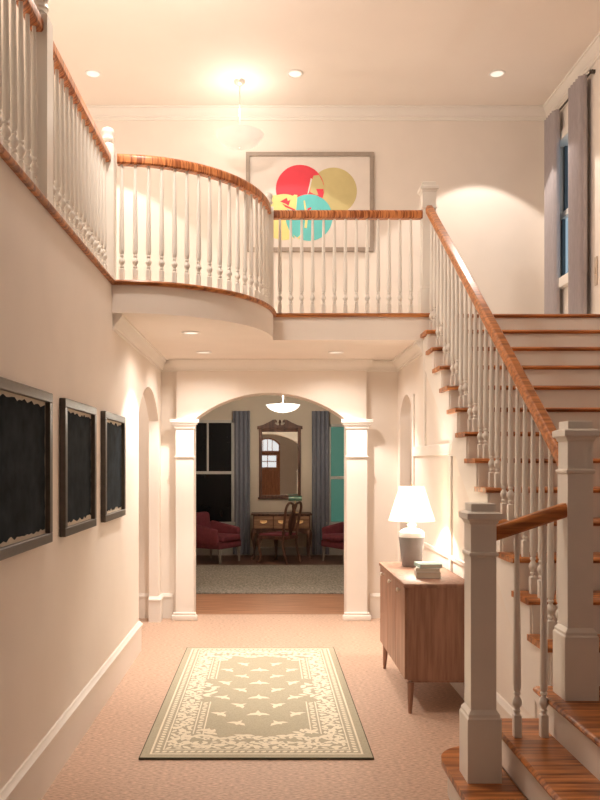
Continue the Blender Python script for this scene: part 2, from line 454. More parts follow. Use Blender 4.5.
# landing and the two lower steps, which rise to the right
LY0 = 1.7
bm = BM(); z = 3*R
pr = [(XR-.002, z-.034), (1.316, z-.034), (1.304, z-.026), (1.300, z-.017), (1.304, z-.008), (1.316, z), (XR-.002, z)]
prism(bm, pr, 'y', LY0, nose_y(-5)+.03); wpart('landing', bm, M_tread, stair)
bm = BM(); box(bm, XSL, XSL+.015, LY0, nose_y(-5)+.03, 2*R, z-.034); box(bm, XSL, XS+.05, nose_y(-5)+.03, nose_y(-5)+.043, 0, z); wpart('riser', bm, M_trim, stair)
bm = BM(); z = 2*R
pr = [(XSL, z-.034), (1.116, z-.034), (1.106, z-.026), (1.102, z-.017), (1.106, z-.008), (1.116, z), (XSL, z)]
prism(bm, pr, 'y', LY0, 3.90); box(bm, XSL, XS, nose_y(-5)+.045, 3.90, z-.034, z); wpart('tread', bm, M_tread, stair)
bm = BM(); box(bm, 1.135, 1.15, LY0, 3.87, R, z-.034); box(bm, 1.15, XS, 3.855, 3.87, 0, z-.034); wpart('riser', bm, M_trim, stair)
def bull(x0, off, r, yc):
    """outline of the first step with its rounded end"""
    pts = [(1.135, LY0), (x0+off, LY0)]
    for i in range(13):
        a = PI-PI/2*i/12
        pts.append((x0+r+(r-off)*math.cos(a), yc+(r-off)*math.sin(a)))
    pts += [(1.135, yc+r-off)]
    return pts
bm = BM(); prism(bm, bull(.862, 0, .20, 3.84), 'z', R-.034, R); 
es = [e for e in bm.edges if abs(e.verts[0].co.z-e.verts[1].co.z) < 1e-5]
bmesh.ops.bevel(bm, geom=es, offset=.012, segments=2, profile=.5, affect='EDGES')
wpart('tread', bm, M_tread, stair)
bm = BM(); prism(bm, bull(.862, .032, .20, 3.84), 'z', 0, R-.034); wpart('riser', bm, M_trim, stair)

# ------------------------------------------------------------------ railings
_bal = {}
def baluster_mesh(h):
    key = round(h, 3)
    if key in _bal: return _bal[key]
    bm = BM()
    box(bm, -.0175, .0175, -.0175, .0175, 0, .105, .002, 1)
    lathe(bm, [(.0165, .105), (.0115, .110), (.0115, .115), (.0165, .120), (.0165, .126), (.0115, .131), (.013, .138), (.0215, .152), (.023, .163), (.020, .175), (.0115, .190), (.0115, .194), (.0165, .199), (.0165, .206), (.012, .212), (.0175, .222), (.0195, .25), (.016, h*.6), (.0105, h-.01), (.0105, h)], seg=10)
    _bal[key] = finish('baluster', bm, M_white); return _bal[key]
def balusters(parent, pts):
    """pts: (x, y, z0, z1)"""
    o = Vector(parent.location)
    for x, y, z0, z1 in pts: obj('baluster', baluster_mesh(z1-z0), None, parent, Vector((x, y, z0))-o)
RAILP = [(-.026, 0), (.026, 0), (.034, .008), (.034, .040), (.030, .050), (.020, .059), (-.020, .059), (-.030, .050), (-.034, .040), (-.034, .008)]
GRAILP = [(d, h*1.25) for d, h in RAILP]
SRAILP = [(d, h*1.3) for d, h in RAILP]

def box_newel(parent, x, y, z, h, base=.31):
    bm = BM()
    lathe(bm, [(.0775, 0), (.0775, base-.02), (.072, base-.012), (.072, base), (.0585, base+.02), (.0585, h-.245), (.066, h-.240), (.068, h-.232), (.066, h-.225), (.0585, h-.222), (.0585, h-.095), (.064, h-.09), (.068, h-.078), (.080, h-.070), (.080, h-.045), (.072, h-.040), (.056, h-.036), (.056, h-.003), (.053, h)], (x, y, z), square=True)
    return wpart('newel_post', bm, M_white, parent, 15)
def ball_newel(parent, x, y, z, h):
    bm = BM()
    lathe(bm, [(.053, 0), (.053, h-.145), (.046, h-.136)], (x, y, z), square=True)
    lathe(bm, [(.036, h-.137), (.028, h-.125), (.028, h-.105), (.043, h-.098), (.046, h-.088), (.040, h-.078), (.038, h-.06), (.044, h-.045), (.046, h-.03), (.040, h-.012), (.022, h-.002), (.004, h)], (x, y, z), seg=20)
    return wpart('newel_post', bm, M_white, parent)

RZ = H2+.868      # underside of the gallery rails
# along the left wall
XG = -1.165
lr = thing('gallery_railing', 'straight white gallery railing with striped orange handrail above the left wall', 'railing', (XG, 4.5, H2))
bm = BM(); sweep(bm, [(XG, 2.3), (XG, 3.955)], GRAILP, RZ); wpart('handrail', bm, M_rail, lr)
bm = BM(); sweep(bm, [(XG, 4.045), (XG, 5.655)], GRAILP, RZ); wpart('handrail', bm, M_rail, lr)
ball_newel(lr, XG, 4.0, H2+.002, 1.10); ball_newel(lr, XG, 5.71, H2+.002, 1.14)
balusters(lr, [(XG, 3.90-.105*i, H2, RZ+.01) for i in range(15)] + [(XG, 4.12+.104*i, H2, RZ+.01) for i in range(15)])
# curved section
cr_ = CR-.05
cv = thing('gallery_railing', 'curved white balcony railing bulging out over the hall under a bent handrail', 'railing', (CX+cr_*.7, CY-cr_*.7, H2))
arcp = lambda a: (CX+cr_*math.sin(a), CY-(CV-.05)*math.cos(a))
bm = BM(); sweep(bm, [arcp(math.radians(1.6+85.8*i/30)) for i in range(31)], GRAILP, RZ); wpart('handrail', bm, M_rail, cv)
balusters(cv, [(*arcp(math.radians(3.2+83.2*i/17)), H2, RZ+.01) for i in range(18)])
ball_newel(cv, CX+cr_, 6.91, H2+.002, 1.08)
# straight section
YS_ = YTOP+.06
sr = thing('gallery_railing', 'short straight white railing between curved balcony and the top of the stairs', 'railing', (.7, YS_, H2))
bm = BM(); sweep(bm, [(CX+cr_+.043, YS_), (1.388, YS_)], GRAILP, RZ); wpart('handrail', bm, M_rail, sr)
balusters(sr, [(.115+.0975*i, YS_, H2, RZ+.01) for i in range(14)])
# stair rail
XB = 1.444
st = thing('stair_railing', 'long sloping white stair railing with orange handrail and two square posts', 'railing', (XB, 3.65, 3*R))
box_newel(st, XB, 3.652, 3*R+.001, 1.285)
box_newel(st, XB, 6.99, H2+.003, 1.19, .25)
nl = lambda y: .74+(y-3.787)*(R/T)
bm = BM(); sweep(bm, [(XB, 3.712, nl(3.712)+.885), (XB, 6.93, nl(6.93)+.885)], SRAILP); wpart('handrail', bm, M_srail, st)
pts = []
for k in range(-5, 7):
    for dy in (.055, .185):
        y = nose_y(k)+dy
        if y < 6.9: pts.append((XB, y, tread_z(k), nl(y)+.89))
balusters(st, pts)
# short rail at the foot of the stairs
fr = thing('stair_railing', 'short rising railing on the bottom steps with one square post on the rounded step', 'railing', (.992, 3.63, R))
box_newel(fr, .992, 3.63, R+.001, 1.274)
zr = lambda x: 1.283+(x-1.05)*(.112/.335)
bm = BM(); sweep(bm, [(1.05, 3.635, zr(1.05)), (1.386, 3.635, zr(1.386))], [(d*1.1, h*1.1) for d, h in RAILP]); wpart('handrail', bm, M_srail, fr)
balusters(fr, [(x, 3.635, 2*R, zr(x)+.01) for x in (1.165, 1.29)])

# ------------------------------------------------------------------ light fittings
def downlight(x, y, z, label, group, power, ang, blend=.12, col=(1, .88, .78)):
    t = thing('recessed_light', label, 'ceiling light', (x, y, z), 0, group)
    bm = BM(); lathe(bm, [(.060, -.001), (.060, -.007), (.066, -.011), (.076, -.009), (.080, -.001)], seg=28, cap=False)
    obj('trim_ring', bm, M_trim, t)
    bm = BM(); lathe(bm, [(.0605, -.0015), (.0605, -.004)], seg=28); obj('lens', bm, M_lens, t)
    spot('spot', (x, y, z-.02), power, ang, blend, col)
    if z < 4: spot('spill', (x, y, z-.02), 19, 158, .5, col, .14)
def spot(name, loc, power, ang, blend, col, r=.02):
    l = bpy.data.lights.new(name, 'SPOT'); l.energy = power; l.spot_size = math.radians(ang); l.spot_blend = blend
    l.color = col; l.shadow_soft_size = r
    o = bpy.data.objects.new(name, l); C.objects.link(o); o.location = loc
def point(name, loc, power, col, r=.05):
    l = bpy.data.lights.new(name, 'POINT'); l.energy = power; l.color = col; l.shadow_soft_size = r
    o = bpy.data.objects.new(name, l); C.objects.link(o); o.location = loc
WARM = (1, .88, .78)
UP = 47; LOW = 55
downlight(-1.684, 7.55, TOP, 'round recessed light in the upper ceiling at the left, above the handrail', 'upper ceiling downlights', UP, 88)
downlight(.271, 7.55, TOP, 'round recessed light in the upper ceiling just right of the hanging bowl lamp', 'upper ceiling downlights', UP*.4, 88)
downlight(2.226, 7.55, TOP, 'round recessed light in the upper ceiling near the curtained right wall', 'upper ceiling downlights', UP, 88)
downlight(-.633, 6.5, HC, 'round recessed light under the curved balcony, nearest the front edge', 'downlights under the balcony', LOW, 98, .4)
downlight(-.617, 7.64, HC, 'round recessed light under the balcony, left side close to the arch wall', 'downlights under the balcony', LOW, 98, .4)
downlight(.676, 7.64, HC, 'round recessed light under the balcony, right side close to the arch wall', 'downlights under the balcony', LOW, 98, .4)

def bowl_pendant(x, y, ztop, zbowl, r, label, group, mbowl, hbowl=.13):
    t = thing('pendant_lamp', label, 'pendant lamp', (x, y, ztop), 0, group)
    bm = BM(); lathe(bm, [(.004, -.05), (.03, -.045), (.055, -.02), (.06, -.001)], seg=20); obj('canopy', bm, M_nickel, t)
    d = zbowl-ztop
    bm = BM(); tube(bm, [(0, 0, -.045), (0, 0, d-hbowl*.7)], .006, 8)
    obj('rod', bm, M_nickel, t)
    bm = BM()
    out_ = [(.004, -hbowl), (.25*r, -hbowl*.97), (.5*r, -hbowl*.84), (.72*r, -hbowl*.62), (.88*r, -hbowl*.35), (.96*r, -hbowl*.08), (r, 0)]
    inn = [(r-.012, .002), (.94*r-.004, -hbowl*.08), (.86*r, -hbowl*.33), (.70*r, -hbowl*.58), (.48*r, -hbowl*.79), (.24*r, -hbowl*.91), (.004, -hbowl*.93)]
    lathe(bm, out_+inn, (0, 0, d), seg=40)
    obj('bowl', bm, mbowl, t)
    bm = BM(); lathe(bm, [(.003, d-hbowl-.018), (.01, d-hbowl-.012), (.012, d-hbowl+.002)], seg=12); obj('finial', bm, M_nickel, t)
bowl_pendant(-.27, 7.70, TOP, 4.885, .237, 'white glass bowl lamp hanging by a rod from the bright upper ceiling', 'glass bowl pendants', M_bowl, .125)
point('pendant_bulb', (-.27, 7.70, 5.10), 3.1, (1, .92, .82), .05)
bowl_pendant(.226, 11.0, 2.95, 2.47, .245, 'white glass bowl lamp hanging in the dim room beyond the arch', 'glass bowl pendants', M_fbowl, .11)
point('far_bulb', (.226, 11.0, 2.60), 72, (1, .88, .72), .06)

# ------------------------------------------------------------------ hall furniture
SX0, SX1, SY0, SY1 = .905, 1.355, 5.12, 6.27
sb = thing('sideboard', 'walnut brown sideboard with three doors and tapered legs against the right wall', 'sideboard', (1.1, 5.7, 0))
bm = BM(); box(bm, SX0+.02, SX1-.01, SY0+.012, SY1-.012, .215, .826, .003, 1)
box(bm, SX0+.05, SX1-.03, SY0+.04, SY1-.04, .195, .215)
wpart('body', bm, M_cab, sb)
bm = BM(); box(bm, SX0-.005, SX1, SY0, SY1, .826, .852, .003, 2); wpart('top', bm, M_cab, sb)
n = 3; w = (SY1-SY0-.03)/n
for i in range(n):
    a = SY0+.015+w*i
    bm = BM(); box(bm, SX0+.002, SX0+.02, a+.0025, a+w-.0025, .222, .820, .002, 1); dr = wpart('door', bm, M_cab, sb)
    bm = BM(); ym = a+w*.5
    tube(bm, [(SX0+.003, ym, .785), (SX0-.006, ym, .785), (SX0-.012, ym, .785), (SX0-.02, ym, .785), (SX0-.024, ym, .785)], [.006, .006, .014, .014, .009], 14)
    off = Vector(sb.location); bmesh.ops.translate(bm, verts=bm.verts, vec=-off); obj('knob', bm, M_nickel, dr)
for x, sx in ((SX0+.045, -1), (SX1-.032, 1)):
    for y, sy in ((SY0+.035, -1), (SY1-.035, 1)):
        bm = BM(); tube(bm, [(x, y, .20), (x+sx*.004, y+sy*.01, .1), (x+sx*.008, y+sy*.02, 0)], [.024, .019, .012], 12); wpart('leg', bm, M_cab, sb)

LX, LY, LZ = 1.117, 6.02, .853
lp = thing('table_lamp', 'grey ceramic table lamp with cream tapered shade, lit on the sideboard', 'table lamp', (LX, LY, LZ))
bm = BM(); lathe(bm, [(.071, 0), (.075, .006), (.085, .10), (.097, .20), (.1005, .225)], seg=36); obj('base', bm, M_ceram, lp)
bm = BM(); lathe(bm, [(.1005, .2255), (.101, .245), (.094, .265), (.07, .282), (.038, .292), (.030, .297), (.030, .306), (.036, .312), (.034, .322), (.02, .328), (.012, .332)], seg=36); obj('shoulder', bm, M_cerw, lp)
bm = BM(); lathe(bm, [(.009, .3325), (.009, .40), (.014, .402), (.014, .43), (.006, .432)], seg=12); obj('socket', bm, M_brass, lp)
bm = BM(); lathe(bm, [(.178, .350), (.094, .612), (.091, .612), (.175, .350)], seg=48, cap=False)
bmesh.ops.contextual_create
obj('lamp_shade', bm, M_shade, lp)
bm = BM()
for a in range(3): tube(bm, [(0, 0, .60), (.093*math.cos(a*2.094), .093*math.sin(a*2.094), .606)], .0025, 6)
tube(bm, [(0, 0, .445), (.05, 0, .5), (.035, 0, .58), (0, 0, .602), (0, 0, .635)], .003, 6)
obj('shade_holder', bm, M_brass, lp)
point('lamp_bulb', (LX, LY, LZ+.47), 18, (1, .90, .77), .03)

def book(x, y, z, w, d, t, rz, mc, label):
    b_ = thing('book', label, 'book', (x, y, z), rz, 'books stacked on the sideboard')
    bm = BM(); box(bm, -w/2, w/2, -d/2, d/2, 0, .003); box(bm, -w/2, w/2, -d/2, d/2, t-.003, t); box(bm, -w/2, -w/2+.004, -d/2, d/2, .003, t-.003)
    obj('cover', bm, mc, b_)
    bm = BM(); box(bm, -w/2+.0045, w/2-.005, -d/2+.005, d/2-.005, .0035, t-.0035); obj('pages', bm, M_page, b_)
book(1.125, 5.47, .853, .17, .20, .040, -.10, M_bgrey, 'pale thick book at the bottom of the small stack on the sideboard')
book(1.130, 5.475, .894, .165, .19, .026, -.22, M_mat, 'white book in the middle of the small stack on the sideboard')
book(1.133, 5.48, .921, .16, .185, .024, .05, M_bteal, 'pale teal book on top of the small stack on the sideboard')

# ------------------------------------------------------------------ hall rug
def rug_build():
    X0, X1, Y0, Y1 = -.712, .594, 4.325, 6.93
    W, Lg = X1-X0, Y1-Y0; z = .0125
    bm = BM(); box(bm, X0, X1, Y0, Y1, .0005, .012, 0, mi=2)
    box(bm, X0+.006, X1-.006, Y0+.006, Y1-.006, .012, .0122, mi=0)
    rnd = random.Random(3)
    def poly(pts, mi=1, zz=None):
        f = bm.faces.new([bm.verts.new((X0+u, Y0+v, zz or z)) for u, v in pts]); f.material_index = mi
    def rect(u0, v0, u1, v1, mi=1): poly([(u0, v0), (u1, v0), (u1, v1), (u0, v1)], mi)
    def ringline(a, w):
        rect(a, a, W-a, a+w); rect(a, Lg-a-w, W-a, Lg-a); rect(a, a+w, a+w, Lg-a-w); rect(W-a-w, a+w, W-a, Lg-a-w)
    ringline(.052, .012); ringline(.118, .008)
    # bead row
    def leaf(u, v, l, w, a):
        c, s = math.cos(a), math.sin(a); l *= 1.18; w *= 1.35
        pts = [(-l, 0), (-l*.4, w*.8), (.2*l, w), (l, 0), (.2*l, -w), (-l*.4, -w*.8)]
        poly([(u+c*p-s*q, v+s*p+c*q) for p, q in pts], 1, z+rnd.random()*.0012)
    def flower(u, v, r, n=6, ph=0):
        pts = []
        for i in range(n*2):
            a = ph+PI*i/n; rr = r if i % 2 == 0 else r*.55
            pts.append((u+rr*math.cos(a), v+rr*math.sin(a)))
        poly(pts, 1, z+.0014)
        poly([(u+r*.25*math.cos(PI*i/4), v+r*.25*math.sin(PI*i/4)) for i in range(8)], 0, z+.0019)
    def along(a, step, fn, skip=0):
        nu = int((W-2*a)/step); nv = int((Lg-2*a)/step)
        for i in range(nu+1):
            u = a+(W-2*a)*i/nu; fn(u, a, 0, i); fn(u, Lg-a, PI, i)
        for j in range(1, nv):
            v = a+(Lg-2*a)*j/nv; fn(a, v, PI/2, j); fn(W-a, v, -PI/2, j)
    along(.091, .04, lambda u, v, a, i: leaf(u, v, .017, .009, a+.7))
    # scroll band: a wavy vine with flowers and leaves
    def vine(u, v, a, i):
        off = .028*math.sin(i*1.3); du, dv = -math.sin(a)*off, math.cos(a)*off
        if i % 4 == 0: flower(u+du*.4, v+dv*.4, .043, 6, i)
        else:
            leaf(u+du, v+dv, .034, .013, a+.6*math.sin(i*1.9)); leaf(u-du*1.3, v-dv*1.3, .026, .011, a+1.2*math.cos(i*2.3)); leaf(u+du*2, v+dv*2, .02, .009, a+2*math.cos(i))
    along(.195, .05, vine)
    along(.148, .055, lambda u, v, a, i: leaf(u, v, .022, .009, a+.9*math.cos(i*1.7)))
    along(.240, .055, lambda u, v, a, i: leaf(u, v, .022, .009, a+.9*math.sin(i*2.1)))
    # inner guard: lines and lattice along the long sides, broken at mid-length; scrolls across the ends
    for v0, v1 in ((.38, 1.02), (Lg-1.02, Lg-.38)):
        for s in (0, 1):
            P = lambda u: W-u if s else u
            for a in (.262, .322):
                u0, u1 = sorted((P(a), P(a+.008))); rect(u0, v0, u1, v1)
            nn = int((v1-v0)/.045)
            for i in range(nn): leaf(P(.296), v0+.022+.045*i, .02, .009, .8 if i % 2 else -.8)
    for s in (0, 1):
        P = lambda v: Lg-v if s else v
        for i in range(17):
            u = .25+(W-.5)*i/16; d = .33+.028*math.sin(i*1.2)+(.05 if 5 < i < 11 else 0)*0
            leaf(u, P(d), .036, .014, (.5*math.sin(i*1.7))*(1 if not s else -1)); leaf(u, P(d-.035), .022, .010, 1.3*math.cos(i*2.1))
            if i % 4 == 2: flower(u, P(.30), .034, 5, i)
        for sx in (0, 1):
            Q = lambda u: W-u if sx else u
            for i in range(8): leaf(Q(.30+.035*rnd.random()+.012*i), P(.36+.10*rnd.random()), .028, .012, rnd.random()*6)
    for sx in (0, 1):                       # medallions that break the long sides
        Q = lambda u: W-u if sx else u
        for i in range(12): leaf(Q(.27+.07*rnd.random()), Lg/2-.15+.027*i, .032, .013, rnd.random()*6)
    # field: rows of small winged sprigs, alternately three and two
    vc = [Lg*.5-.72+.18*i for i in range(9)]
    for i, v in enumerate(vc):
        us = (-.125, .125) if i % 2 == 0 else (-.245, 0, .245)
        for j, u in enumerate(us):
            sg = -1 if u < 0 else 1
            a = 0 if u == 0 else sg*(.5+.4*((i*7+j*3) % 3)/2)
            k = 1.35 if u == 0 else 1.15
            pts = [(-.058, -.024), (-.035, .006), (-.012, .014), (0, .052), (.012, .014), (.038, .006), (.060, -.022), (.02, -.018), (.008, -.034), (-.006, -.018)]
            c, s_ = math.cos(a)*k, math.sin(a)*k
            poly([(W/2+u+c*p-s_*q, v+s_*p+c*q) for p, q in pts])
    o = obj('area_rug', bm, [M_rug, M_rugc, M_rugd])
    tag(o, 'olive rug with cream floral border and winged sprigs on the hall floor', 'rug')
rug_build()
bm = BM(); box(bm, -2.6, 3.0, 9.82, 12.5, .0005, .02, .006, 2); tag(obj('area_rug', bm, M_frug), 'plain grey textured rug on the floor of the room beyond the arch', 'rug')

# ------------------------------------------------------------------ pictures on the left wall
def wall_picture(y0, y1, z0, z1, seed, label):
    rnd = random.Random(seed)
    t = thing('framed_print', label, 'picture', (XL, (y0+y1)/2, z0), 0, 'dark prints on the left wall')
    w, d = .048, .035
    bm = BM()
    box(bm, XL+.001, XL+d, y0, y1, z0, z0+w, .003, 1); box(bm, XL+.001, XL+d, y0, y1, z1-w, z1, .003, 1)
    box(bm, XL+.001, XL+d, y0, y0+w, z0+w, z1-w, .003, 1); box(bm, XL+.001, XL+d, y1-w, y1, z0+w, z1-w, .003, 1)
    wpart('frame', bm, M_frame, t)
    bm = BM(); box(bm, XL+.002, XL+.010, y0+w-.003, y1-w+.003, z0+w-.003, z1-w+.003); wpart('paper', bm, M_paper, t)
    # deckle-edged dark sheet
    a0, a1, b0, b1 = y0+w+.012, y1-w-.018, z0+w+.024, z1-w-.022
    j = lambda s=.014: rnd.uniform(-s, s)
    pts = []
    n = 22
    for i in range(n): pts.append((a0+(a1-a0)*i/n+j(.004), b0+j(.010)))
    for i in range(n): pts.append((a1+j(.004), b0+(b1-b0)*i/n))
    for i in range(n): pts.append((a1-(a1-a0)*i/n+j(.004), b1+j(.010)))
    for i in range(n): pts.append((a0+j(.004), b1-(b1-b0)*i/n))
    bm = BM(); prism(bm, pts, 'x', XL+.0101, XL+.0135); wpart('print', bm, M_ink, t)
wall_picture(3.05, 3.97, 1.245, 2.0, 1, 'large dark framed print on the left wall, nearest and cut by the picture edge')
wall_picture(4.22, 4.99, 1.245, 2.0, 2, 'dark ragged-edged print in bronze frame, middle of three on the left wall')
wall_picture(5.27, 6.02, 1.245, 2.0, 3, 'dark ragged-edged print in bronze frame, farthest of three along the left wall')

# painting upstairs: overlapping coloured discs
pk = YB/F
PX = lambda px: (px-267)*pk
PZ = lambda py: EYE+(463.5-py)*pk
t = thing('framed_print', 'large framed print of overlapping red, olive, yellow and aqua discs upstairs', 'picture', (PX(310), YB, PZ(252)))
x0, x1, z0, z1, w = PX(246), PX(373.5), PZ(252), PZ(153), .042
bm = BM()
box(bm, x0, x1, YB-.035, YB-.001, z0, z0+w, .003, 1); box(bm, x0, x1, YB-.035, YB-.001, z1-w, z1, .003, 1)
box(bm, x0, x0+w, YB-.035, YB-.001, z0+w, z1-w, .003, 1); box(bm, x1-w, x1, YB-.035, YB-.001, z0+w, z1-w, .003, 1)
wpart('frame', bm, M_pframe, t)
bm = BM(); box(bm, x0+w-.003, x1-w+.003, YB-.012, YB-.002, z0+w-.003, z1-w+.003)
def ppoly(pts, mi, lay):
    f = bm.faces.new([bm.verts.new((PX(a), YB-.0125-.0006*lay, PZ(c))) for a, c in pts]); f.material_index = mi
def disc(cx, cy, r, mi, lay): ppoly([(cx+r*math.cos(2*PI*i/48), cy+r*math.sin(2*PI*i/48)) for i in range(48)], mi, lay)
disc(333.3, 191.5, 23.5, 2, 1); disc(300, 189.5, 24.2, 1, 2); disc(284, 217.5, 23, 3, 3); disc(309, 218, 23.3, 4, 4)
Z = lambda pts: [(240+a/4.286, 140+c/4.286) for a, c in pts]
ppoly(Z([(315, 155), (338, 152), (352, 178), (362, 208), (352, 240), (322, 236), (300, 225), (303, 190)]), 2, 5)
ppoly(Z([(326, 212), (358, 212), (352, 250), (338, 246)]), 1, 6)
ppoly(Z([(303, 165), (309, 170), (296, 225), (288, 238)]), 0, 6)
ppoly(Z([(135, 240), (175, 236), (185, 246), (175, 262), (205, 262), (232, 236), (246, 238), (240, 300), (205, 300)]), 3, 5)
ppoly(Z([(172, 266), (200, 250), (205, 264), (216, 258), (208, 284), (196, 276)]), 1, 6)
ppoly(Z([(180, 274), (236, 300), (240, 308), (195, 290)]), 1, 7)
ppoly(Z([(272, 262), (278, 262), (290, 340), (286, 380), (276, 378), (280, 330)]), 3, 6)
ppoly(Z([(288, 296), (306, 290), (304, 298), (290, 304)]), 1, 6)
ppoly(Z([(200, 345), (210, 345), (222, 395), (236, 425), (226, 418), (208, 385)]), 4, 6)
ppoly(Z([(245, 420), (268, 402), (270, 410), (250, 428)]), 3, 6)
wpart('print', bm, [M_mat, M_red, M_olive, M_yel, M_teal], t)

# ------------------------------------------------------------------ curtains
def curtain(a0, a1, z0, z1, axis, at, m, label, group, folds):
    amp = .034; n = folds*8
    bm = BM(); ring0 = []
    for s in (0, 1):
        for i in range(n+1):
            q = a0+(a1-a0)*i/n; d = at+amp*math.sin(2*PI*folds*i/n)+(.006 if s else 0)
            ring0.append((d, q) if axis == 'y' else (q, d))
    outl = ring0[:n+1]+ring0[n+1:][::-1]
    prism(bm, outl, 'z', z0, z1)
    c = obj('curtain', bm, m); tag(c, label, 'curtain', group); return c
curtain(7.83, 8.09, H2+.01, 5.20, 'y', XR-.085, M_curt, 'grey pleated curtain nearest the back corner, far side of the upstairs window', 'upstairs curtains', 5)
curtain(7.16, 7.45, H2+.01, 5.22, 'y', XR-.085, M_curt, 'grey pleated curtain on the near side of the upstairs window', 'upstairs curtains', 5)
t = thing('curtain_rod', 'thin dark rod holding the two curtains on the upstairs right wall', 'curtain rod', (XR-.05, 7.62, 5.2))
bm = BM(); tube(bm, [(XR-.035, 7.08, 5.215), (XR-.035, 8.16, 5.215)], .010, 10); wpart('rod', bm, M_frame, t)
for y in (7.11, 8.13):
    bm = BM(); box(bm, XR-.05, XR-.001, y-.012, y+.012, 5.20, 5.23); wpart('bracket', bm, M_frame, t)
curtain(-.61, -.30, .02, 2.58, 'x', YE-.09, M_fcurt, 'slate grey curtain beside the black window, left of the far mirror', 'dining room curtains', 4)
curtain(.80, 1.11, .02, 2.58, 'x', YE-.09, M_fcurt, 'slate grey curtain beside the teal window, right of the far mirror', 'dining room curtains', 4)

bm = BM(); box(bm, XR-.012, XR-.0005, 7.045, 7.10, 3.26, 3.52, .003, 1)
box(bm, XR-.02, XR-.012, 7.065, 7.08, 3.36, 3.42)
tag(obj('wall_plate', bm, M_plate), 'narrow beige wall plate below and beside the near upstairs curtain', 'wall plate')

# ------------------------------------------------------------------ dining room furniture
# mirror
mk = YE/F
mx0, mx1, mz0, mz1 = -.143, .605, 1.03, 2.26
t = thing('wall_mirror', 'dark wood mirror with scrolled crest on the far tan wall, reflecting a door', 'mirror', ((mx0+mx1)/2, YE, mz0))
y0, y1, w = YE-.045, YE-.001, .055
bm = BM(); box(bm, mx0, mx0+w, y0, y1, mz0, mz1, .008, 2); box(bm, mx1-w, mx1, y0, y1, mz0, mz1, .008, 2)
box(bm, mx0+w, mx1-w, y0, y1, mz0, mz0+.05, .008, 2); box(bm, mx0+w, mx1-w, y0, y1, mz1-.05, mz1, .008, 2)
box(bm, mx0-.02, mx1+.02, y0-.012, y1, mz0-.02, mz0+.012, .005, 1); wpart('frame', bm, M_dwood, t)
bm = BM(); box(bm, mx0+w-.004, mx1-w+.004, YE-.02, YE-.012, mz0+.046, mz1-.046); wpart('glass', bm, M_mirror, t)
bm = BM(); mc = (mx0+mx1)/2; hw = (mx1-mx0)/2
box(bm, mx0-.03, mx1+.03, y0-.02, y1, mz1, mz1+.022, .005, 1)
for s in (-1, 1):
    pts = [(mc+s*x, mz1+.022+z) for x, z in ((hw+.03, 0), (hw+.03, .03), (hw-.06, .05), (hw*.55, .10), (hw*.34, .145), (hw*.2, .15), (hw*.12, .12), (hw*.14, .095), (hw*.22, .10), (hw*.24, .08), (hw*.14, .05), (.0, .045), (0, 0))]
    prism(bm, pts, 'y', y0, y1-.01)
    lathe_c = (mc+s*hw*.2, 0, mz1+.15)
lathe(bm, [(.02, .045), (.012, .075), (.026, .10), (.02, .13), (.004, .15)], (mc, YE-.022, mz1+.022), seg=12)
wpart('crest', bm, M_dwood, t)

# desk
dx0, dx1, dy0, dy1 = -.26, .76, 13.36, 13.84
t = thing('writing_desk', 'small mahogany writing desk with brass pulls and curved legs below the mirror', 'desk', ((dx0+dx1)/2, (dy0+dy1)/2, 0))
bm = BM(); box(bm, dx0-.015, dx1+.015, dy0-.015, dy1, .755, .782, .006, 2); wpart('top', bm, M_dwood, t)
bm = BM(); box(bm, dx0+.02, dx1-.02, dy0+.015, dy1-.01, .50, .755)
pts = [(dx0+.02, .50), (dx0+.02, .44), (dx0+.12, .43), (dx0+.2, .47), (mc+.0, .50)]
for s in (0, 1):
    q = [(x if not s else dx0+dx1-x, z) for x, z in pts]; prism(bm, q, 'y', dy0+.015, dy0+.035)
wpart('body', bm, M_dwood, t)
for a, c in ((dx0+.04, dx0+.36), (dx0+.375, dx1-.375), (dx1-.36, dx1-.04)):
    bm = BM(); box(bm, a, c, dy0, dy0+.015, .53, .74, .004, 1); dr = wpart('drawer', bm, M_desk, t)
    bm = BM(); xm = (a+c)/2
    tube(bm, smooth_pts([(xm-.05, dy0, .645), (xm-.04, dy0-.02, .632), (xm, dy0-.025, .622), (xm+.04, dy0-.02, .632), (xm+.05, dy0, .645)], 3), .008, 8)
    box(bm, xm-.06, xm+.06, dy0-.004, dy0, .63, .67, .002, 1)
    bmesh.ops.translate(bm, verts=bm.verts, vec=-Vector(t.location)); obj('pull', bm, M_brass, dr)
def cabriole(bm, x, y, z, sx, sy, k=1):
    p = [(0, 0, z), (.018, .018, z*.82), (.012, .012, z*.6), (-.004, -.004, z*.35), (.004, .004, z*.13), (.02, .02, z*.04), (.025, .025, 0)]
    tube(bm, smooth_pts([(x+sx*a*k, y+sy*b_*k, c) for a, b_, c in p], 3), [(.036, .040, .040, .038, .034, .030, .026, .024, .022, .020, .018, .017, .016, .018, .020, .026, .030, .032, .030)[i]*k for i in range(19)], 10)
for x, sx in ((dx0+.04, -1), (dx1-.04, 1)):
    for y, sy in ((dy0+.04, -1), (dy1-.04, 1)):
        bm = BM(); cabriole(bm, x, y, .50, sx, sy); wpart('leg', bm, M_dwood, t)

# green shaded lamp on the desk
t = thing('desk_lamp', 'small green shaded desk lamp on the writing desk behind the chair back', 'lamp', (.49, 13.58, .783))
bm = BM(); lathe(bm, [(.06, 0), (.06, .012), (.02, .02), (.009, .03), (.008, .22), (.012, .23)], seg=16); obj('stand', bm, M_brass, t)
bm = BM(); prism(bm, [(-.055, .215), (-.058, .235), (-.04, .28), (0, .30), (.04, .28), (.058, .235), (.055, .215)], 'x', -.115, .115); obj('lamp_shade', bm, M_gshade, t)

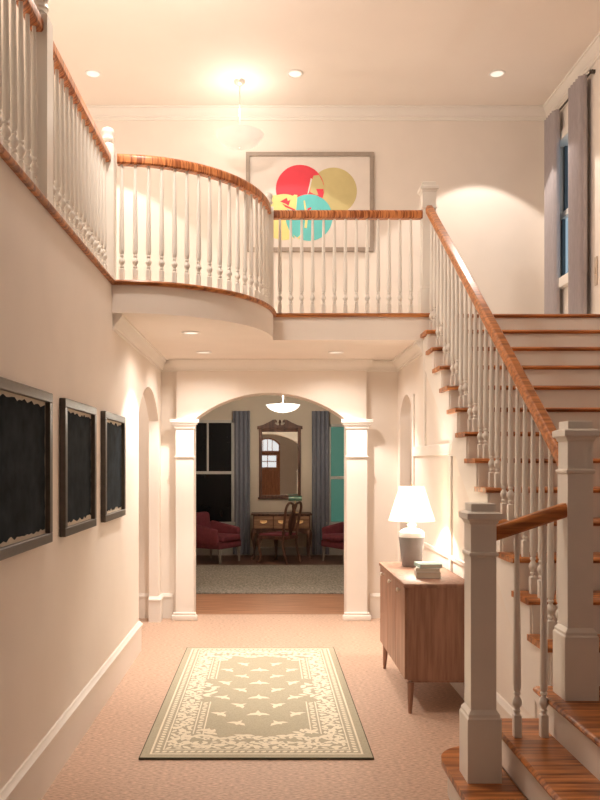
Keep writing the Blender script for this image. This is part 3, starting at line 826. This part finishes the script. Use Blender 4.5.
# dining chair with hoop back
t = thing('dining_chair', 'carved dark wood chair with red seat and open hoop back at the desk', 'chair', (.19, 13.0, 0), math.radians(54)); t.scale = (1.15, 1.15, 1)
bm = BM(); sw, sd = .25, .22
prism(bm, [(-.19, -sd), (.19, -sd), (sw, .12), (.22, sd), (-.22, sd), (-sw, .12)], 'z', .40, .455); obj('seat_frame', bm, M_dwood, t)
bm = BM(); prism(bm, [(-.17, -sd+.02), (.17, -sd+.02), (sw-.025, .12), (.20, sd-.02), (-.20, sd-.02), (-sw+.025, .12)], 'z', .455, .49)
bmesh.ops.bevel(bm, geom=[e for e in bm.edges if all(v.co.z > .48 for v in e.verts)], offset=.02, segments=3, profile=.5, affect='EDGES'); obj('cushion', bm, M_burg, t)
for s in (-1, 1):
    bm = BM(); cabriole(bm, s*.2, .18, .40, s, 1, .9); obj('leg', bm, M_dwood, t)
    bm = BM(); tube(bm, smooth_pts([(s*.17, -.20, .44), (s*.17, -.21, .25), (s*.175, -.27, 0)], 5), [.02]*10+[.018], 8); obj('leg', bm, M_dwood, t)
bm = BM()
hoop = [(-.17, -.20, .44), (-.175, -.22, .62), (-.185, -.245, .78), (-.19, -.27, .92), (-.14, -.285, 1.0), (-.07, -.285, .99), (0, -.28, .955)]
tube(bm, smooth_pts(hoop+[(-x, y, z) for x, y, z in hoop[::-1][1:]], 5), .019, 8); obj('back_frame', bm, M_dwood, t)
bm = BM()
half = [(.035, .46), (.03, .52), (.075, .62), (.085, .70), (.045, .80), (.035, .88), (.06, .95), (.05, .97)]
sp = [(x, z) for x, z in half]+[(-x, z) for x, z in half[::-1]]
fs = prism(bm, sp, 'y', -.008, .008)
for v in bm.verts: v.co.y += -.20-.085*((v.co.z-.44)/.52)
obj('splat', bm, M_dwood, t)

# burgundy armchairs
def armchair(x, y, rz, label):
    t = thing('armchair', label, 'armchair', (x, y, 0), rz, 'burgundy armchairs in the room beyond the arch')
    bm = BM(); box(bm, -.30, .30, -.30, .30, .24, .36, .03, 3); obj('base', bm, M_burg, t)
    bm = BM(); box(bm, -.235, .235, -.26, .33, .355, .46, .035, 3); obj('seat_cushion', bm, M_burg, t)
    bm = BM(); vs = box(bm, -.30, .30, -.37, -.25, .30, .81, .04, 3)
    for v in bm.verts: v.co.y -= .12*max(0, v.co.z-.36); v.co.x *= 1-.12*max(0, (v.co.z-.6))/.27
    obj('backrest', bm, M_burg, t)
    for s in (-1, 1):
        bm = BM(); box(bm, min(s*.235, s*.32), max(s*.235, s*.32), -.30, .26, .30, .66, .035, 3)
        for v in bm.verts:
            if v.co.z > .5: v.co.z -= .10*max(0, v.co.y+.1)/.36; v.co.x += s*.02
        obj('armrest', bm, M_burg, t)
        for yy in (-.26, .26):
            bm = BM(); tube(bm, [(s*.255, yy, .245), (s*.258, yy*1.03, .12), (s*.26, yy*1.06, 0)], [.027, .022, .016], 10); obj('leg', bm, M_bleg, t)
    t.scale = (1.08, 1.08, 1.0)
    return t
# local +y is the front
armchair(-.87, 13.1, math.radians(180+58), 'burgundy armchair left of the writing desk, in front of the black window')
armchair(1.35, 13.1, math.radians(180-58), 'burgundy armchair right of the writing desk, half hidden by the white column')

# ------------------------------------------------------------------ added fill lights without fittings: hall, gallery, entry, passages
point('hall_fill', (-.75, 4.9, 4.9), 58, WARM, .1)  # added fill, no lamp here; lifts balcony balusters and upper risers
spot('gallery_fill', (-1.95, 5.2, TOP-.02), 40, 130, .8, WARM, .08)  # added fill above the gallery, no fitting modelled
spot('entry_fill', (.2, -.9, TOP-.02), 14, 95, .6, WARM, .06)  # weak added fill so the front door shows in the mirror
point('passage_fill', (-1.95, 7.3, 2.45), 9, WARM, .06)  # added fill that brightens the left passage, no lamp there
point('stair_passage_fill', (2.3, 7.6, 2.4), 8, WARM, .06)  # added fill for the dim passage under the stairs

W = bpy.data.worlds.new('World'); S.world = W; W.use_nodes = True
W.node_tree.nodes['Background'].inputs[0].default_value = (.05, .07, .10, 1)
W.node_tree.nodes['Background'].inputs[1].default_value = .3

# ------------------------------------------------------------------ camera
cam = bpy.data.cameras.new('camera'); co = bpy.data.objects.new('camera', cam); C.objects.link(co)
co.location = (0, 0, EYE); co.rotation_euler = (PI/2, 0, 0)
cam.sensor_fit = 'VERTICAL'; cam.sensor_height = 24; cam.lens = F/800*24
cam.shift_x = (300-267)/800; cam.shift_y = (463.5-400)/800
cam.clip_start = .05
S.camera = co
vs = S.view_settings
vs.view_transform = 'Standard'; vs.look = 'None'; vs.exposure = 0.95; vs.gamma = 1; vs.use_curve_mapping = False
try: S.cycles.max_bounces = 10; S.cycles.diffuse_bounces = 6; S.cycles.use_denoising = True; S.cycles.sample_clamp_indirect = 4
except Exception: pass
